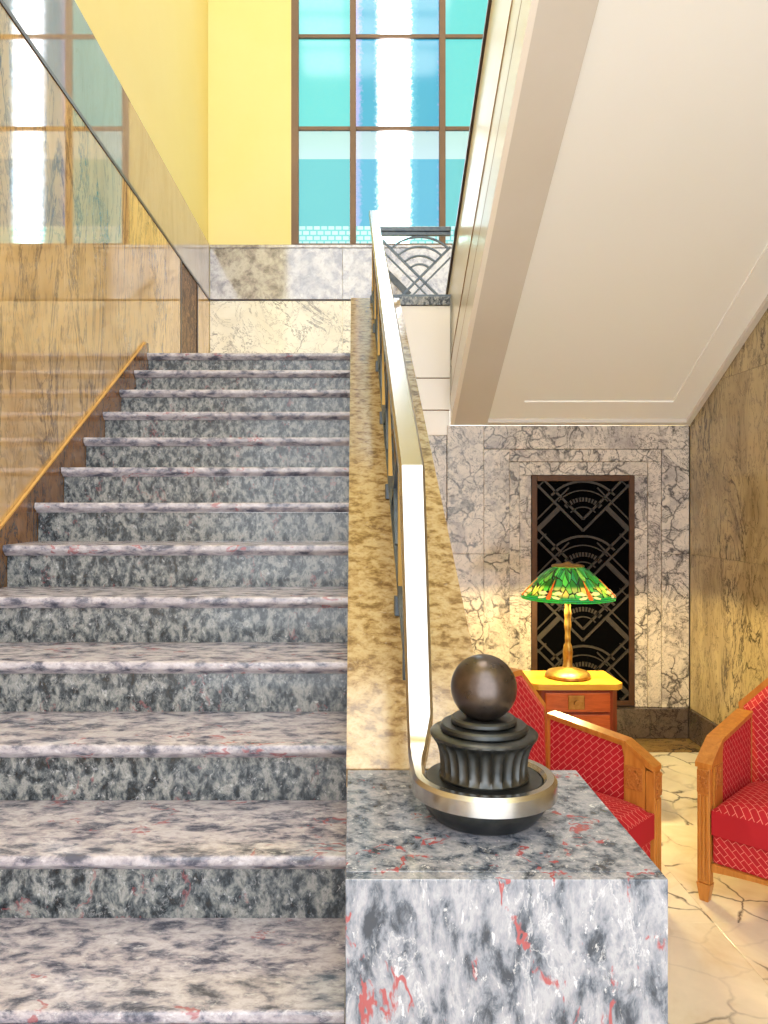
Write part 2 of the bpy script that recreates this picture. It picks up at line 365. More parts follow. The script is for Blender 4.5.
# ------------------------------------------------------------------ right wall, ceiling
wr = link('wall_right', MB().box(XR+.021, XR+.14, -1.6, YW+.22, -.03, ZC), 'yellow', None, 'structure')
ys = [-1.6, 0, 1.55, 3.1, 4.35, YB-.003]
for a, b in zip(ys, ys[1:]):
    for z0, z1 in ((.21, 1.295), (1.295, 2.45), (2.45, 4.13)):
        slab('marble_slab', wr, 'rightwall', XR, XR+.02, a, b, z0, z1, .0015, .0008)
slab('skirting', wr, 'base', XR-.018, XR+.02, 2.4, YB-.02, 0, .21, .004, .0005)
slab('skirting', wr, 'base', XR-.018, XR+.02, -1.6, 2.4, 0, .21, .004, .0005)
link('ceiling', MB().box(XL-.14, XR+.14, -1.6, YW+.22, ZC, ZC+.15), 'yellow', None, 'structure')

# unseen fill light added to brighten the stairwell, built as an opal ceiling panel
t = NT('opal_fill_glass'); t.b.inputs['Emission Color'].default_value = (1, .96, .90, 1); t.b.inputs['Emission Strength'].default_value = FILL; t.done((.9, .9, .88, 1), .4); M['opal'] = t.m
ll = thing('ceiling_fill_light', 'added unseen fill light, an opal glass panel framed in the high yellow ceiling above the stairs', 'fill light', (.3, 3.0, ZC-.06))
lx, ly = [-.9, -.1, .7, 1.5], [1.2, 2.1, 3.0, 3.9, 4.8]
m = MB()
for x in lx: m.box(x-.03, x+.03, ly[0]-.03, ly[-1]+.03, ZC-.06, ZC-.001)
for y in ly:
    for a, b in zip(lx, lx[1:]): m.box(a+.03, b-.03, y-.03, y+.03, ZC-.06, ZC-.001)
link('frame', m, 'mullion', ll)
for a, b in zip(lx, lx[1:]):
    for p, q in zip(ly, ly[1:]): slab('pane', ll, 'opal', a+.03, b-.03, p+.03, q-.03, ZC-.03, ZC-.018, .001, .0005)

# ------------------------------------------------------------------ lounge back wall with stepped marble surround
wb = link('wall_back', MB().box(XC0, .684, YB+.045, YB+.16, -.03, 2.1325).box(.684, XR+.021, YB+.045, YB+.16, -.03, 2.20), 'joint', None, 'structure')
gx0, gx1, gz0, gz1 = 1.262, 1.992, .222, 1.851
B = lambda n, x0, x1, z0, z1, d, mat='backwall': slab(n, wb, mat, x0, x1, YB+d, YB+.045, z0, z1, .003, .0008)
B('marble_slab', XC1, .662, .211, 1.5, .012); B('marble_slab', XC1, .662, 1.5, 2.1335, .012)
for z0, z1 in ((.211, 1.295), (1.295, 2.2)): B('marble_slab', .662, .922, z0, z1, 0)
for z0, z1 in ((.211, 1.295), (1.295, 2.034)): B('marble_slab', .922, 1.105, z0, z1, .006)
B('marble_slab', .922, 2.370, 2.034, 2.2, .006)
for z0, z1 in ((.211, 1.295), (1.295, 2.034)): B('marble_slab', 2.178, 2.370, z0, z1, .006)
for x0, x1, zt, d in ((1.105, 2.178, 2.034, .018), (1.178, 2.085, 1.946, .028)):
    x0b, x1b = (1.178, 2.085) if d < .02 else (gx0, gx1); zb = 1.946 if d < .02 else gz1
    B('surround_slab', x0, x0b, .211, zb, d); B('surround_slab', x1b, x1, .211, zb, d); B('surround_slab', x0, x1, zb, zt, d)
for a, b in ((XC1, .662), (.662, 1.105), (1.105, 1.6), (1.6, 2.085), (2.085, 2.354)):
    slab('skirting', wb, 'base', a, b, YB-.02, YB+.045, 0, .211, .004, .0005)

# wall grille
def clip(a, b, x0, x1, y0, y1):
    (ax, ay), (bx, by) = a, b; t0, t1 = 0., 1.; dx, dy = bx-ax, by-ay
    for p, q in ((-dx, ax-x0), (dx, x1-ax), (-dy, ay-y0), (dy, y1-ay)):
        if abs(p) < 1e-9:
            if q < 0: return None
        else:
            r = q/p
            if p < 0: t0 = max(t0, r)
            else: t1 = min(t1, r)
    if t1-t0 < 1e-3: return None
    return (ax+t0*dx, ay+t0*dy), (ax+t1*dx, ay+t1*dy)
def bar2d(mp, a, b, w, d):       # flat bar between two points of a panel plane; mp(u, v, depth)
    A, Bv = Vector(a), Vector(b); t = (Bv-A).normalized(); n = Vector((-t.y, t.x))*w/2
    V = [mp(*(p+s*n), dd) for p in (A, Bv) for s in (-1, 1) for dd in (-d/2, d/2)]
    return MB().add(V, [(0, 1, 3, 2), (4, 6, 7, 5), (0, 4, 5, 1), (2, 3, 7, 6), (0, 2, 6, 4), (1, 5, 7, 3)])
def arc2d(mp, c, r, a0, a1, w, d, n=14, ok=None):
    V = []; Fc = []
    for i in range(n+1):
        a = a0+(a1-a0)*i/n
        for rr in (r-w/2, r+w/2):
            for dd in (-d/2, d/2): V.append(mp(c[0]+rr*math.cos(a), c[1]+rr*math.sin(a), dd))
    for i in range(n):
        o = i*4; Fc += [(o, o+1, o+5, o+4), (o+2, o+6, o+7, o+3), (o, o+4, o+6, o+2), (o+1, o+3, o+7, o+5)]
    Fc += [(0, 2, 3, 1), (n*4, n*4+1, n*4+3, n*4+2)]
    return MB().add(V, Fc)
gr = thing('wall_grille', 'tall dark bronze grille of arcs and chevrons set in the marble wall behind the lamp', 'grille', ((gx0+gx1)/2, YB+.02, gz0))
GY = YB+.03
link('backing', MB().box(gx0+.002, gx1-.002, GY+.006, GY+.0145, gz0, gz1-.002), 'black', gr)
m = MB()
for x0, x1, z0, z1 in ((gx0+.001, gx0+.04, gz0, gz1-.001), (gx1-.04, gx1-.001, gz0, gz1-.001), (gx0+.04, gx1-.04, gz1-.042, gz1-.001), (gx0+.04, gx1-.04, gz0, gz0+.035)): m.box(x0, x1, GY-.012, GY+.006, z0, z1, .003)
link('frame', m, 'grilleframe', gr)
ix0, ix1, iz0, iz1 = gx0+.04, gx1-.04, gz0+.035, gz1-.042
gmp = lambda u, v, d: (u, GY-.002+d, v)
mc = (ix0+ix1)/2; per = .388
for k in range(-1, 5):
    vz = iz1-.352-per*k           # vertex of the chevron
    R = .5
    for s in (-1, 1):
        for off, w in ((0, .016), (.058, .016)):
            if s > 0 and off: st = 0.0
            seg = clip((mc, vz+off*1.414), (mc+s*R, vz+off*1.414+R), ix0, ix1, iz0, iz1)
            if seg: link('bar', bar2d(gmp, seg[0], seg[1], w, .012), 'grille', gr)
        # hatched cross bars and thin lines in the side diamonds
        for (o, w, l0, l1) in ((0, .034, .17, .40), (.075, .010, .10, .40), (-.09, .008, .26, .40)):
            a = (mc+s*l0, vz+.16-(l0-.17)+o); b = (mc+s*l1, vz+.16-(l1-.17)+o)
            seg = clip(a, b, ix0, ix1, iz0, iz1)
            if seg: link('cross_bar', bar2d(gmp, seg[0], seg[1], w, .010), 'grille', gr)
    for r, w in ((.300, .016), (.236, .008), (.172, .030), (.118, .008)):
        c = (mc, vz+.05)
        if c[1]+r > iz1+.001 or c[1]+r < iz0+.02: continue
        a0, a1 = math.radians(42), math.radians(138)
        if c[1]+r*math.sin(a0) < iz0:
            a0 = math.asin(min(1, (iz0-c[1])/r))+.02; a1 = math.pi-a0
        if r == .172:             # fluted arc: short radial blocks
            n = 13
            for i in range(n):
                aa = a0+(a1-a0)*(i+.2)/n; ab = a0+(a1-a0)*(i+.75)/n
                link('flute', arc2d(gmp, c, r, aa, ab, w, .012, 1), 'grille', gr)
        else: link('arc', arc2d(gmp, c, r, a0, a1, w, .012), 'grille', gr)

# ------------------------------------------------------------------ landing slab and its parapet
ld = thing('stair_landing', 'cream stone landing edge with stepped fascia below the iron railing', 'landing', (.5, YB, 2.13))
link('slab', MB().box(XL+.03, XR-.003, YB+.165, YW-.004, ZL-.3, ZL-.0).box(XL+.03, XC0, YB-.005, YB+.165, ZL-.3, ZL), 'fascia', ld)
fz = [2.133, 2.309, 2.534, 3.045]
for i, d in enumerate((.012, .006, 0)):
    slab('fascia_band', ld, 'fascia', XC1+.002, .6835, YB+d, YB+.16, fz[i]+(.003 if i else 0), fz[i+1]-.003, .002, .0)
    link('groove', MB().box(XC1+.002, .6835, YB+.02, YB+.15, fz[i+1]-.003, fz[i+1]+.003), 'fasciajoint', ld) if i < 2 else None
slab('coping', ld, 'riser', XC1+.002, .6835, YB-.012, YB+.17, 3.045, 3.105, .004, 0)

# ------------------------------------------------------------------ upper flight (climbs back over the lounge)
XU0, XU1 = .684, .943
ZS = 2.203                                   # soffit height at the back wall
und = lambda y: ZS+SL*(YB-y)                 # underside, climbs toward the camera
YE = 1.15
uf = thing('upper_stair_flight', 'cream upper stair flight whose sloping soffit climbs over the red armchairs', 'staircase', (1.5, YB, ZS))
def slope(name, x0, x1, off0, off1, mat, y0=YE, y1=YB, par=uf):
    return link(name, MB().prism([(y1, und(y1)+off0), (y0, und(y0)+off0), (y0, und(y0)+off1), (y1, und(y1)+off1)], 'x', x0, x1), mat, par)
slope('beam', XU0+.028, XU1, 0, .30, 'soffitbeam')
FH = 1.14
fb = [(0, .205, .028-.028), (.211, .465, .007), (.471, FH-.03, .014)]
for a, b, d in fb[:2]: slope('fascia_band', XU0+d, XU0+.09, a+.0005, b, 'fascia')
a, b, d = fb[2]; YP = 5.86      # the parapet band runs on a little over the landing
link('fascia_band', MB().prism([(YB, und(YB)+a), (YE, und(YE)+a), (YE, und(YE)+b), (YP, und(YP)+b), (YP, ZL+.001), (YB, ZL+.001)], 'x', XU0+d, XU0+.09), 'fascia', uf)
for z in (.205, .465): slope('groove', XU0+.02, XU0+.085, z, z+.006, 'fasciajoint')
# rounded brown fillets under the two upper bands
slope('fillet', XU0-.0, XU0+.03, .200, .216, 'fasciajoint'); slope('fillet', XU0+.004, XU0+.03, .458, .474, 'fasciajoint')
slope('coping', XU0-.002, XU0+.10, FH-.03, FH, 'darkline', YE, YP)
slope('soffit', XU1, XR-.002, .035, .22, 'cream')
# raised border around the soffit panel
slope('soffit_border', XU1, XU1+.22, .025, .035, 'cream'); slope('soffit_border', XR-.20, XR-.035, .025, .035, 'cream')
slope('soffit_border', XU1+.22, XR-.20, .025, .035, 'cream', YB-.20, YB)
slope('soffit_moulding', XR-.035, XR-.002, -.005, .035, 'soffitbeam')
slope('soffit_moulding', XU1, XR-.035, -.002, .026, 'soffitbeam', YB-.03, YB)
stp = [(YB, ZL)]
y, z = YB-.05, ZL
pts = []
while y > YE+.01:
    pts += [(y, z), (y, z+RISE)]; y -= RUN; z += RISE
top = pts+[(YE, z)]
link('step_body', MB().prism(top+[(YE, und(YE)+.23), (YB-.05, und(YB-.05)+.23)], 'x', XU0+.11, XR-.003), 'riser', uf)

# ------------------------------------------------------------------ main staircase
st = thing('staircase', 'wide grey veined marble staircase rising between the tan wall and the curb', 'staircase', ((XL+XC0)/2, .6, 0))
XS0, XS1 = XL+.018, XC0-.002
def tread_prof(y, z, back):      # rounded nosing, undercut below
    p = [(back, z-.042), (y+.026, z-.042), (y+.018, z-.036), (y+.006, z-.027), (y+.001, z-.022), (y, z-.018), (y, z-.008)]
    for k in range(1, 4):
        a = math.pi/2*k/3; p.append((y+.008-.008*math.cos(a), z-.008+.008*math.sin(a)))
    return p+[(back, z)]
for n in range(-3, NTOP+1):
    y, z = Y0+n*RUN, Z0+n*RISE
    back = y+RUN+.06 if n < NTOP else y+.36
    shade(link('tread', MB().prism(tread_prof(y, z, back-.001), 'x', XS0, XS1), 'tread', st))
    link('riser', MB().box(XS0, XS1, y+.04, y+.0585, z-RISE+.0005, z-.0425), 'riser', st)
sk = [(.35, 0), (5.16, 0), (5.16, nose_z(5.16)+.045), (5.10, nose_z(5.10)+.066), (.35, nose_z(.35)+.066)]
tr = link('trim_1', MB().prism(sk, 'x', XL+.001, XL+.016), 'skirt', None, 'structure')
e0 = lambda y: nose_z(y)+.066
link('edge', MB().prism([(.35, e0(.35)), (5.10, e0(5.10)), (5.10, e0(5.10)+.008), (.35, e0(.35)+.008)], 'x', XL+.001, XL+.014), 'edge', tr)

# curb (stringer wall) between stairs and lounge
PY0, PY1, PZ = 1.232, 1.742, H-.594
PX0, PX1 = -.012, .500
cb = thing('stair_curb', 'sloping polished tan marble curb beside the stairs under the handrail', 'curb', ((XC0+XC1)/2, 3.4, 0))
link('body', MB().prism([(PY1+.002, 0), (YB-.003, 0), (YB-.003, curb_z(YB)-.042), (PY1+.002, curb_z(PY1)-.042)], 'x', XC0+.004, XC1-.004), 'curb', cb)
ys = [PY1+.002, 3.0, 4.25, YB-.003]
for a, b in zip(ys, ys[1:]):
    link('coping_slab', MB().prism([(a+.0008, curb_z(a)-.041), (b-.0008, curb_z(b)-.041), (b-.0008, curb_z(b)), (a+.0008, curb_z(a))], 'x', XC0, XC1), 'curb', cb)
link('end_block', MB().box(XC0, XC1, YB, YB+.15, ZL, curb_z(YB)), 'curb', cb)

# newel post
npo = thing('newel_post', 'square grey marble newel post with red veins at the foot of the stairs', 'newel post', ((PX0+PX1)/2, (PY0+PY1)/2, 0))
th = .03
slab('top_slab', npo, 'post', PX0, PX1, PY0+th-.002, PY1, PZ-th, PZ, .0015, 0)
slab('front_slab', npo, 'post', PX0, PX1, PY0, PY0+th-.0025, 0, PZ, .0015, 0)
slab('back_slab', npo, 'post', PX0, PX1, PY1-th, PY1, 0, PZ-th-.0005, .003, 0)
slab('side_slab', npo, 'post', PX0, PX0+th, PY0+th+.0005, PY1-th-.0005, 0, PZ-th-.0005, .002, 0)
slab('side_slab', npo, 'post', PX1-th, PX1, PY0+th+.0005, PY1-th-.0005, 0, PZ-th-.0005, .002, 0)

# finial on the post
FX, FY = .250, 1.487
fi = thing('newel_finial', 'dark bronze ball finial on a fluted cup on top of the marble post', 'finial', (FX, FY, PZ))
c = (FX, FY, H)
shade(link('base_disc', MB().lathe([(0.02, -.594), (.092, -.594), (.098, -.590), (.112, -.574), (.120, -.560), (.122, -.5515), (0.02, -.5515)], c, 64), 'patina', fi))
shade(link('collar', MB().lathe([(.02, -.551), (.1112, -.551), (.1112, -.522), (.108, -.5185), (.02, -.5185)], c, 64), 'patina', fi))
fl_n = 26
def flute(r, z, a):
    k = max(0, min(1, (z+.512)/.008))*max(0, min(1, (-.4385-z)/.006))
    return r-.0055*k*abs(math.cos(a*fl_n/2))**.6
prof = [(.02, -.518), (.084, -.518), (.0855, -.513), (.083, -.508), (.0825, -.50), (.083, -.488), (.0845, -.475), (.0875, -.463), (.092, -.452), (.0975, -.444), (.1015, -.4385), (.1018, -.434), (.098, -.4305), (.02, -.4305)]
shade(link('fluted_cup', MB().lathe(prof, c, fl_n*8, flute), 'patina', fi), 50)
shade(link('stepped_ring', MB().lathe([(.02, -.430), (.080, -.430), (.0825, -.427), (.0825, -.420), (.079, -.4165), (.02, -.4165)], c, 64), 'patina', fi))
shade(link('stepped_ring', MB().lathe([(.02, -.416), (.060, -.416), (.0625, -.413), (.0625, -.407), (.058, -.4035), (.045, -.4035), (.02, -.409)], c, 64), 'patina', fi))
bm = bmesh.new(); bmesh.ops.create_uvsphere(bm, u_segments=48, v_segments=32, radius=.0628)
for v in bm.verts: v.co += Vector((FX, FY, H-.349))
me = bpy.data.meshes.new('ball'); bm.to_mesh(me); bm.free(); shade(link('ball', me, 'ball', fi))

# handrail with its volute ring around the finial, and the iron work below
RX = .143
hr = thing('stair_railing', 'stair handrail of polished metal ending in a ring around the ball finial', 'railing', (RX, 3.4, curb_z(3.4)))
rail_z = lambda y: H+.097+SL*(y-1.88)
RR, rw, rh, ch = .1245, .0125, .034, .006
path = [Vector((RX, YB+.02, rail_z(YB+.02))), Vector((RX, 1.88, H+.097))]
zr = H-.512
path += [Vector((RX-.002, 1.645, zr+.070)), Vector((RX-.006, 1.628, zr+.038)), Vector((RX-.010, 1.606, zr+.014)), Vector((RX-.014, 1.575, zr+.002)), Vector((RX-.016, 1.535, zr))]
wid = [.031, .031, .028, .024, .020, .016, .0135]
N = 56
for k in range(N+1):
    a = math.pi+2*math.pi*k/N*.80
    path.append(Vector((FX+RR*math.cos(a), FY+RR*math.sin(a), zr))); wid.append(rw)
V = []; Fc = []
n = len(path)
for i, p in enumerate(path):
    d0 = (p-path[i-1]).normalized() if i else (path[1]-p).normalized()
    d1 = (path[i+1]-p).normalized() if i < n-1 else d0
    d = (d0+d1).normalized(); sd = d.cross(Vector((0, 0, 1))).normalized(); up = sd.cross(d)
    k = 1/max(.6, d.dot(d0)); w = wid[i]
    for a, b in ((-w, -rh), (w, -rh), (w, -ch*1.2), (w-ch, 0), (-w+ch, 0), (-w, -ch*1.2)):
        V.append(p+sd*a+up*(b*k))
for i in range(n-1):
    for j in range(6): Fc.append((i*6+j, i*6+(j+1) % 6, i*6+6+(j+1) % 6, i*6+6+j))
Fc += [tuple(range(6)), tuple(range(n*6-6, n*6))]
shade(link('handrail', mesh('handrail', V, Fc), 'rail', hr), 28)
smp = lambda u, v, d: (RX+d, u, curb_z(u)+v)
link('bottom_rail', bar2d(smp, (2.02, .075), (YB-.03, .075), .022, .03), 'iron', hr)
link('sub_rail', bar2d(smp, (1.90, .555), (YB-.03, .555), .020, .026), 'iron', hr)
link('end_bar', bar2d(smp, (2.01, .0), (1.955, .55), .02, .03), 'iron', hr)
u = 2.25; k = 0
while u < YB-.1:
    link('socket', MB().box(RX-.024, RX+.024, u-.02, u+.02, curb_z(u)-.006, curb_z(u)+.05, .003), 'iron', hr)
    link('upright', bar2d(smp, (u, .05), (u, .55), .022, .026), 'brass', hr)
    if u+.62 < YB:
        cu = u+.31; v0 = .20
        for s in (-1, 1):
            g = clip((cu-s*.12, .085), (cu+s*.30, .085+.42), u, u+.62, .085, .55)
            if g: link('diagonal_bar', bar2d(smp, g[0], g[1], .016, .022), 'iron', hr)
        for r in (.10, .17, .24, .31): link('arc', arc2d(smp, (cu, v0), r, math.radians(48), math.radians(132), .014, .022), 'brass' if r == .17 else 'iron', hr)
    u += .62; k += 1

# landing railing panel
lr = thing('landing_railing', 'short blue grey iron railing with fan arcs on the landing edge', 'railing', (.5, YB+.08, 3.105))
lx0, lx1, lz0, lz1 = RX+.036, .694, 3.108, 3.615
lmp = lambda u, v, d: (u, YB+.06+d, v)
link('top_rail', MB().box(lx0, lx1, YB+.035, YB+.085, lz1-.035, lz1, .006), 'iron', lr)
link('sub_rail', MB().box(lx0, lx1, YB+.045, YB+.075, lz1-.058, lz1-.0355), 'iron', lr)
link('bottom_rail', MB().box(lx0, lx1, YB+.04, YB+.08, lz0, lz0+.026, .003), 'iron', lr)
vc, vv = .475, lz0+.15
for s in (-1, 1):
    for o, w in ((0, .016), (-.075, .010)):
        g = clip((vc-s*.3, vv-.3+o), (vc+s*.5, vv+.5+o), lx0+.002, lx1-.002, lz0+.026, lz1-.058)
        if g: link('diagonal_bar', bar2d(lmp, g[0], g[1], w, .02 if s > 0 else .016), 'iron', lr)
g = clip((vc-.45, vv+.45-.20), (vc+.0, vv-.20), lx0+.002, vc-.045, lz0+.026, lz1-.06)
link('hatched_bar', bar2d(lmp, g[0], g[1], .045, .018), 'patina', lr)
for r in (.095, .155, .220, .290):
    a0 = math.radians(46); link('arc', arc2d(lmp, (vc, vv), r, a0, math.pi-a0, .012, .016, 18), 'iron', lr)

# ------------------------------------------------------------------ side table and lamp
TX0, TX1, TY0, TY1, TZ = .985, 1.492, 4.27, 4.625, .654
tb = thing('side_table', 'small reddish wooden side table with golden top carrying the glass lamp', 'table', ((TX0+TX1)/2, (TY0+TY1)/2, 0))
cc = .035
link('table_top', MB().prism([(TX0+cc, TY0), (TX1-cc, TY0), (TX1, TY0+cc), (TX1, TY1), (TX0, TY1), (TX0, TY0+cc)], 'z', TZ-.032, TZ), 'tabletop', tb)
ins = .022
link('cabinet', MB().prism([(TX0+cc+ins, TY0+ins), (TX1-cc-ins, TY0+ins), (TX1-ins, TY0+cc+ins), (TX1-ins, TY1-.005), (TX0+ins, TY1-.005), (TX0+ins, TY0+cc+ins)], 'z', .06, TZ-.0325), 'tabledark', tb)
dr = slab('drawer', tb, 'tablewood', TX0+.075, TX1-.075, TY0+.006, TY0+ins-.0005, .50, .605, .004, 0)
dm = (TX0+TX1)/2-.01
slab('pull_plate', dr, 'lampbronze', dm-.045, dm+.045, TY0-.001, TY0+.0055, .515, .592, .003, 0)
link('knob', shade(link('k', MB().tube([(dm, TY0-.0015, .553), (dm, TY0-.010, .553), (dm, TY0-.014, .553)], .014, 16), 'lampbronze')).data, 'lampbronze', dr)
bpy.data.objects.remove(bpy.data.objects['k'])
slab('door', tb, 'tablewood', TX0+.075, TX1-.075, TY0+.008, TY0+ins-.0005, .09, .485, .004, 0)
slab('plinth', tb, 'tabledark', TX0+.05, TX1-.05, TY0+.045, TY1-.02, 0, .0595, .003, 0)

LX, LY = 1.230, 4.45
lp = thing('table_lamp', 'leaded green glass lamp with dragonflies on a bronze stem on the side table', 'lamp', (LX, LY, TZ))
c = (LX, LY, 0)
shade(link('foot', MB().lathe([(.01, TZ), (.122, TZ), (.128, TZ+.008), (.126, TZ+.02), (.112, TZ+.034), (.08, TZ+.044), (.045, TZ+.052), (.03, TZ+.06), (.01, TZ+.06)], c, 56), 'lampbronze', lp))
def twist(r, z, a):
    k = max(0, min(1, (z-TZ-.07)/.03))*max(0, min(1, (1.06-z)/.03))
    return r*(1+.13*k*math.cos(2*a+z*26))
sp_ = [(.005, TZ+.0605), (.03, TZ+.0605), (.024, TZ+.075), (.022, TZ+.11), (.027, TZ+.145), (.024, TZ+.18), (.016, TZ+.20)]
sp_ += [(.0165+.0015*math.sin(i), TZ+.20+i*.012) for i in range(1, 19)]+[(.022, 1.085), (.027, 1.10), (.022, 1.115), (.005, 1.115)]
shade(link('stem', MB().lathe(sp_, c, 32, twist), 'lampbronze', lp), 50)
link('harp', MB().tube([(LX, LY, 1.116), (LX, LY, 1.283)], .006), 'lampbronze', lp)
for s in (-1, 1):
    arm = link('socket_arm', MB().tube([(LX+s*.0085, LY, 1.19), (LX+s*.05, LY, 1.225), (LX+s*.085, LY, 1.213)], .006), 'lampbronze', lp)
# shade
t = NT('leaded_green_glass'); v = t.coords((1, 1, 1)); sep = t.n('ShaderNodeSeparateXYZ'); t.l(v, sep.inputs[0])
z = sep.outputs[2]
ang = t.math('ARCTAN2', t.math('SUBTRACT', sep.outputs[1], LY), t.math('SUBTRACT', sep.outputs[0], LX))
hh = t.math('DIVIDE', t.math('SUBTRACT', z, 1.105), .19)
cbn = t.n('ShaderNodeCombineXYZ'); t.l(t.math('MULTIPLY', ang, 7.0), cbn.inputs[0]); t.l(t.math('MULTIPLY', hh, 3.2), cbn.inputs[1])
vo = t.n('ShaderNodeTexVoronoi'); t.l(cbn.outputs[0], vo.inputs['Vector']); vo.inputs['Scale'].default_value = 1.0
vd = t.n('ShaderNodeTexVoronoi', feature='DISTANCE_TO_EDGE'); t.l(cbn.outputs[0], vd.inputs['Vector']); vd.inputs['Scale'].default_value = 1.0
s2 = t.n('ShaderNodeSeparateXYZ'); t.l(vo.outputs['Color'], s2.inputs[0])
greens = t.ramp(s2.outputs[0], [(0, rgb(6, 70, 34)), (.3, rgb(24, 116, 58)), (.5, rgb(22, 112, 96)), (.7, rgb(84, 160, 80)), (.85, rgb(12, 84, 50)), (1, rgb(150, 186, 110))])
warm = t.ramp(s2.outputs[1], [(0, rgb(200, 190, 120)), (.4, rgb(90, 170, 90)), (.6, rgb(220, 180, 120)), (.8, rgb(60, 150, 120)), (1, rgb(190, 90, 50))])
zone = t.line(hh, .30, .16)
col = t.mix(t.math('MINIMUM', t.math('MULTIPLY', zone, 1.6), .8), greens, warm)
bk = t.n('ShaderNodeTexBrick'); t.l(cbn.outputs[0], bk.inputs['Vector']); bk.inputs['Scale'].default_value = 1
bk.inputs['Brick Width'].default_value = .8; bk.inputs['Row Height'].default_value = .16; bk.inputs['Mortar Size'].default_value = .02
bk.inputs['Color1'].default_value = rgb(20, 140, 120); bk.inputs['Color2'].default_value = rgb(40, 160, 70); bk.inputs['Mortar'].default_value = rgb(16, 40, 24)
col = t.mix(t.math('LESS_THAN', hh, .15), col, bk.outputs['Color'])
lead = t.math('MULTIPLY', t.math('LESS_THAN', vd.outputs['Distance'], .045), t.math('GREATER_THAN', hh, .15))
tl = t.n('ShaderNodeBsdfTranslucent'); t.l(t.mix(.12, col, rgb(200, 220, 150), 'MIX'), tl.inputs['Color'])
t.done(t.mix(lead, col, rgb(20, 24, 18)), .2)
ms = t.n('ShaderNodeMixShader'); t.l(t.math('SUBTRACT', .42, t.math('MULTIPLY', lead, .4)), ms.inputs[0])
t.l(t.b.outputs[0], ms.inputs[1]); t.l(tl.outputs[0], ms.inputs[2]); t.l(ms.outputs[0], t.t.nodes['Material Output'].inputs['Surface'])
M['shade'] = t.m
prof = [(.088, 1.285), (.118, 1.268), (.155, 1.237), (.195, 1.197), (.232, 1.157), (.256, 1.130), (.263, 1.118), (.261, 1.105)]
ob = MB(); V = []; Fc = []
seg = 72
pp = prof+[(r-.004, z-.001) for r, z in reversed(prof)]
n = len(pp)
for k in range(seg):
    a = 2*math.pi*k/seg
    for r, zz in pp: V.append((LX+r*math.cos(a), LY+r*math.sin(a), zz))
for k in range(seg):
    for i in range(n): Fc.append((k*n+i, ((k+1) % seg)*n+i, ((k+1) % seg)*n+(i+1) % n, k*n+(i+1) % n))
sh = shade(link('lamp_shade', ob.add(V, Fc), 'shade', lp))
shade(link('cap', MB().lathe([(.005, 1.2865), (.09, 1.2865), (.092, 1.292), (.085, 1.298), (.03, 1.305), (.012, 1.312), (.005, 1.315)], c, 40), 'lampbronze', lp))
def r_at(z):
    for (r0, z0), (r1, z1) in zip(prof, prof[1:]):
        if z1 <= z <= z0: return r0+(r1-r0)*(z0-z)/(z0-z1)
def on_shade(a, z, o=.0025):
    r = r_at(z)+o; return (LX+r*math.cos(a), LY+r*math.sin(a), z)
t = NT('dragonfly_body_glass'); t.b.inputs['Emission Color'].default_value = rgb(230, 90, 20); t.b.inputs['Emission Strength'].default_value = .45
t.done(rgb(214, 96, 36), .25); M['dfly'] = t.m
t = NT('dragonfly_wing_glass'); t.b.inputs['Emission Color'].default_value = rgb(240, 205, 120); t.b.inputs['Emission Strength'].default_value = .55
t.done(rgb(220, 200, 140), .25); M['dwing'] = t.m
for k in range(7):
    a = -math.pi/2+.22+k*2*math.pi/7
    def strip(pts2, name, mat, par):      # small glass piece curved with the shade
        n = len(pts2); V = [on_shade(a+u, z, .0045) for u, z in pts2]+[on_shade(a+u, z, .0012) for u, z in pts2]
        return link(name, MB().add(V, [tuple(range(n)), tuple(range(2*n-1, n-1, -1))]+[(i, (i+1) % n, n+(i+1) % n, n+i) for i in range(n)]), mat, par)
    bd = strip([(-.035, 1.124), (.035, 1.124), (.05, 1.132), (.03, 1.165), (0, 1.222), (-.03, 1.165), (-.05, 1.132)], 'dragonfly', 'dfly', lp)
    for s in (-1, 1):
        strip([(s*.05, 1.152), (s*.16, 1.166), (s*.30, 1.160), (s*.28, 1.150), (s*.15, 1.146)], 'wing', 'dwing', bd)
        strip([(s*.05, 1.140), (s*.15, 1.141), (s*.26, 1.132), (s*.22, 1.126), (s*.12, 1.129)], 'wing', 'dwing', bd)
t = NT('lit_bulb'); t.b.inputs['Emission Color'].default_value = (1, .78, .38, 1); t.b.inputs['Emission Strength'].default_value = 30; t.done((1, .9, .7, 1), .3); M['bulb'] = t.m
for s in (-1, 1):
    shade(link('bulb', MB().lathe([(.004, 1.142), (.014, 1.146), (.024, 1.162), (.026, 1.176), (.018, 1.196), (.012, 1.208), (.004, 1.209)], (LX+s*.085, LY, .0), 20), 'bulb', lp))
    ld_ = bpy.data.lights.new('bulb_light', 'POINT'); ld_.energy = 23; ld_.color = (1, .77, .33); ld_.shadow_soft_size = .02
    lo = bpy.data.objects.new('bulb_light', ld_); COL.objects.link(lo); lo.location = (LX+s*.085, LY, 1.128)
    lo.parent = lp; lo.matrix_parent_inverse = Matrix.Translation(-Vector(lp.location))

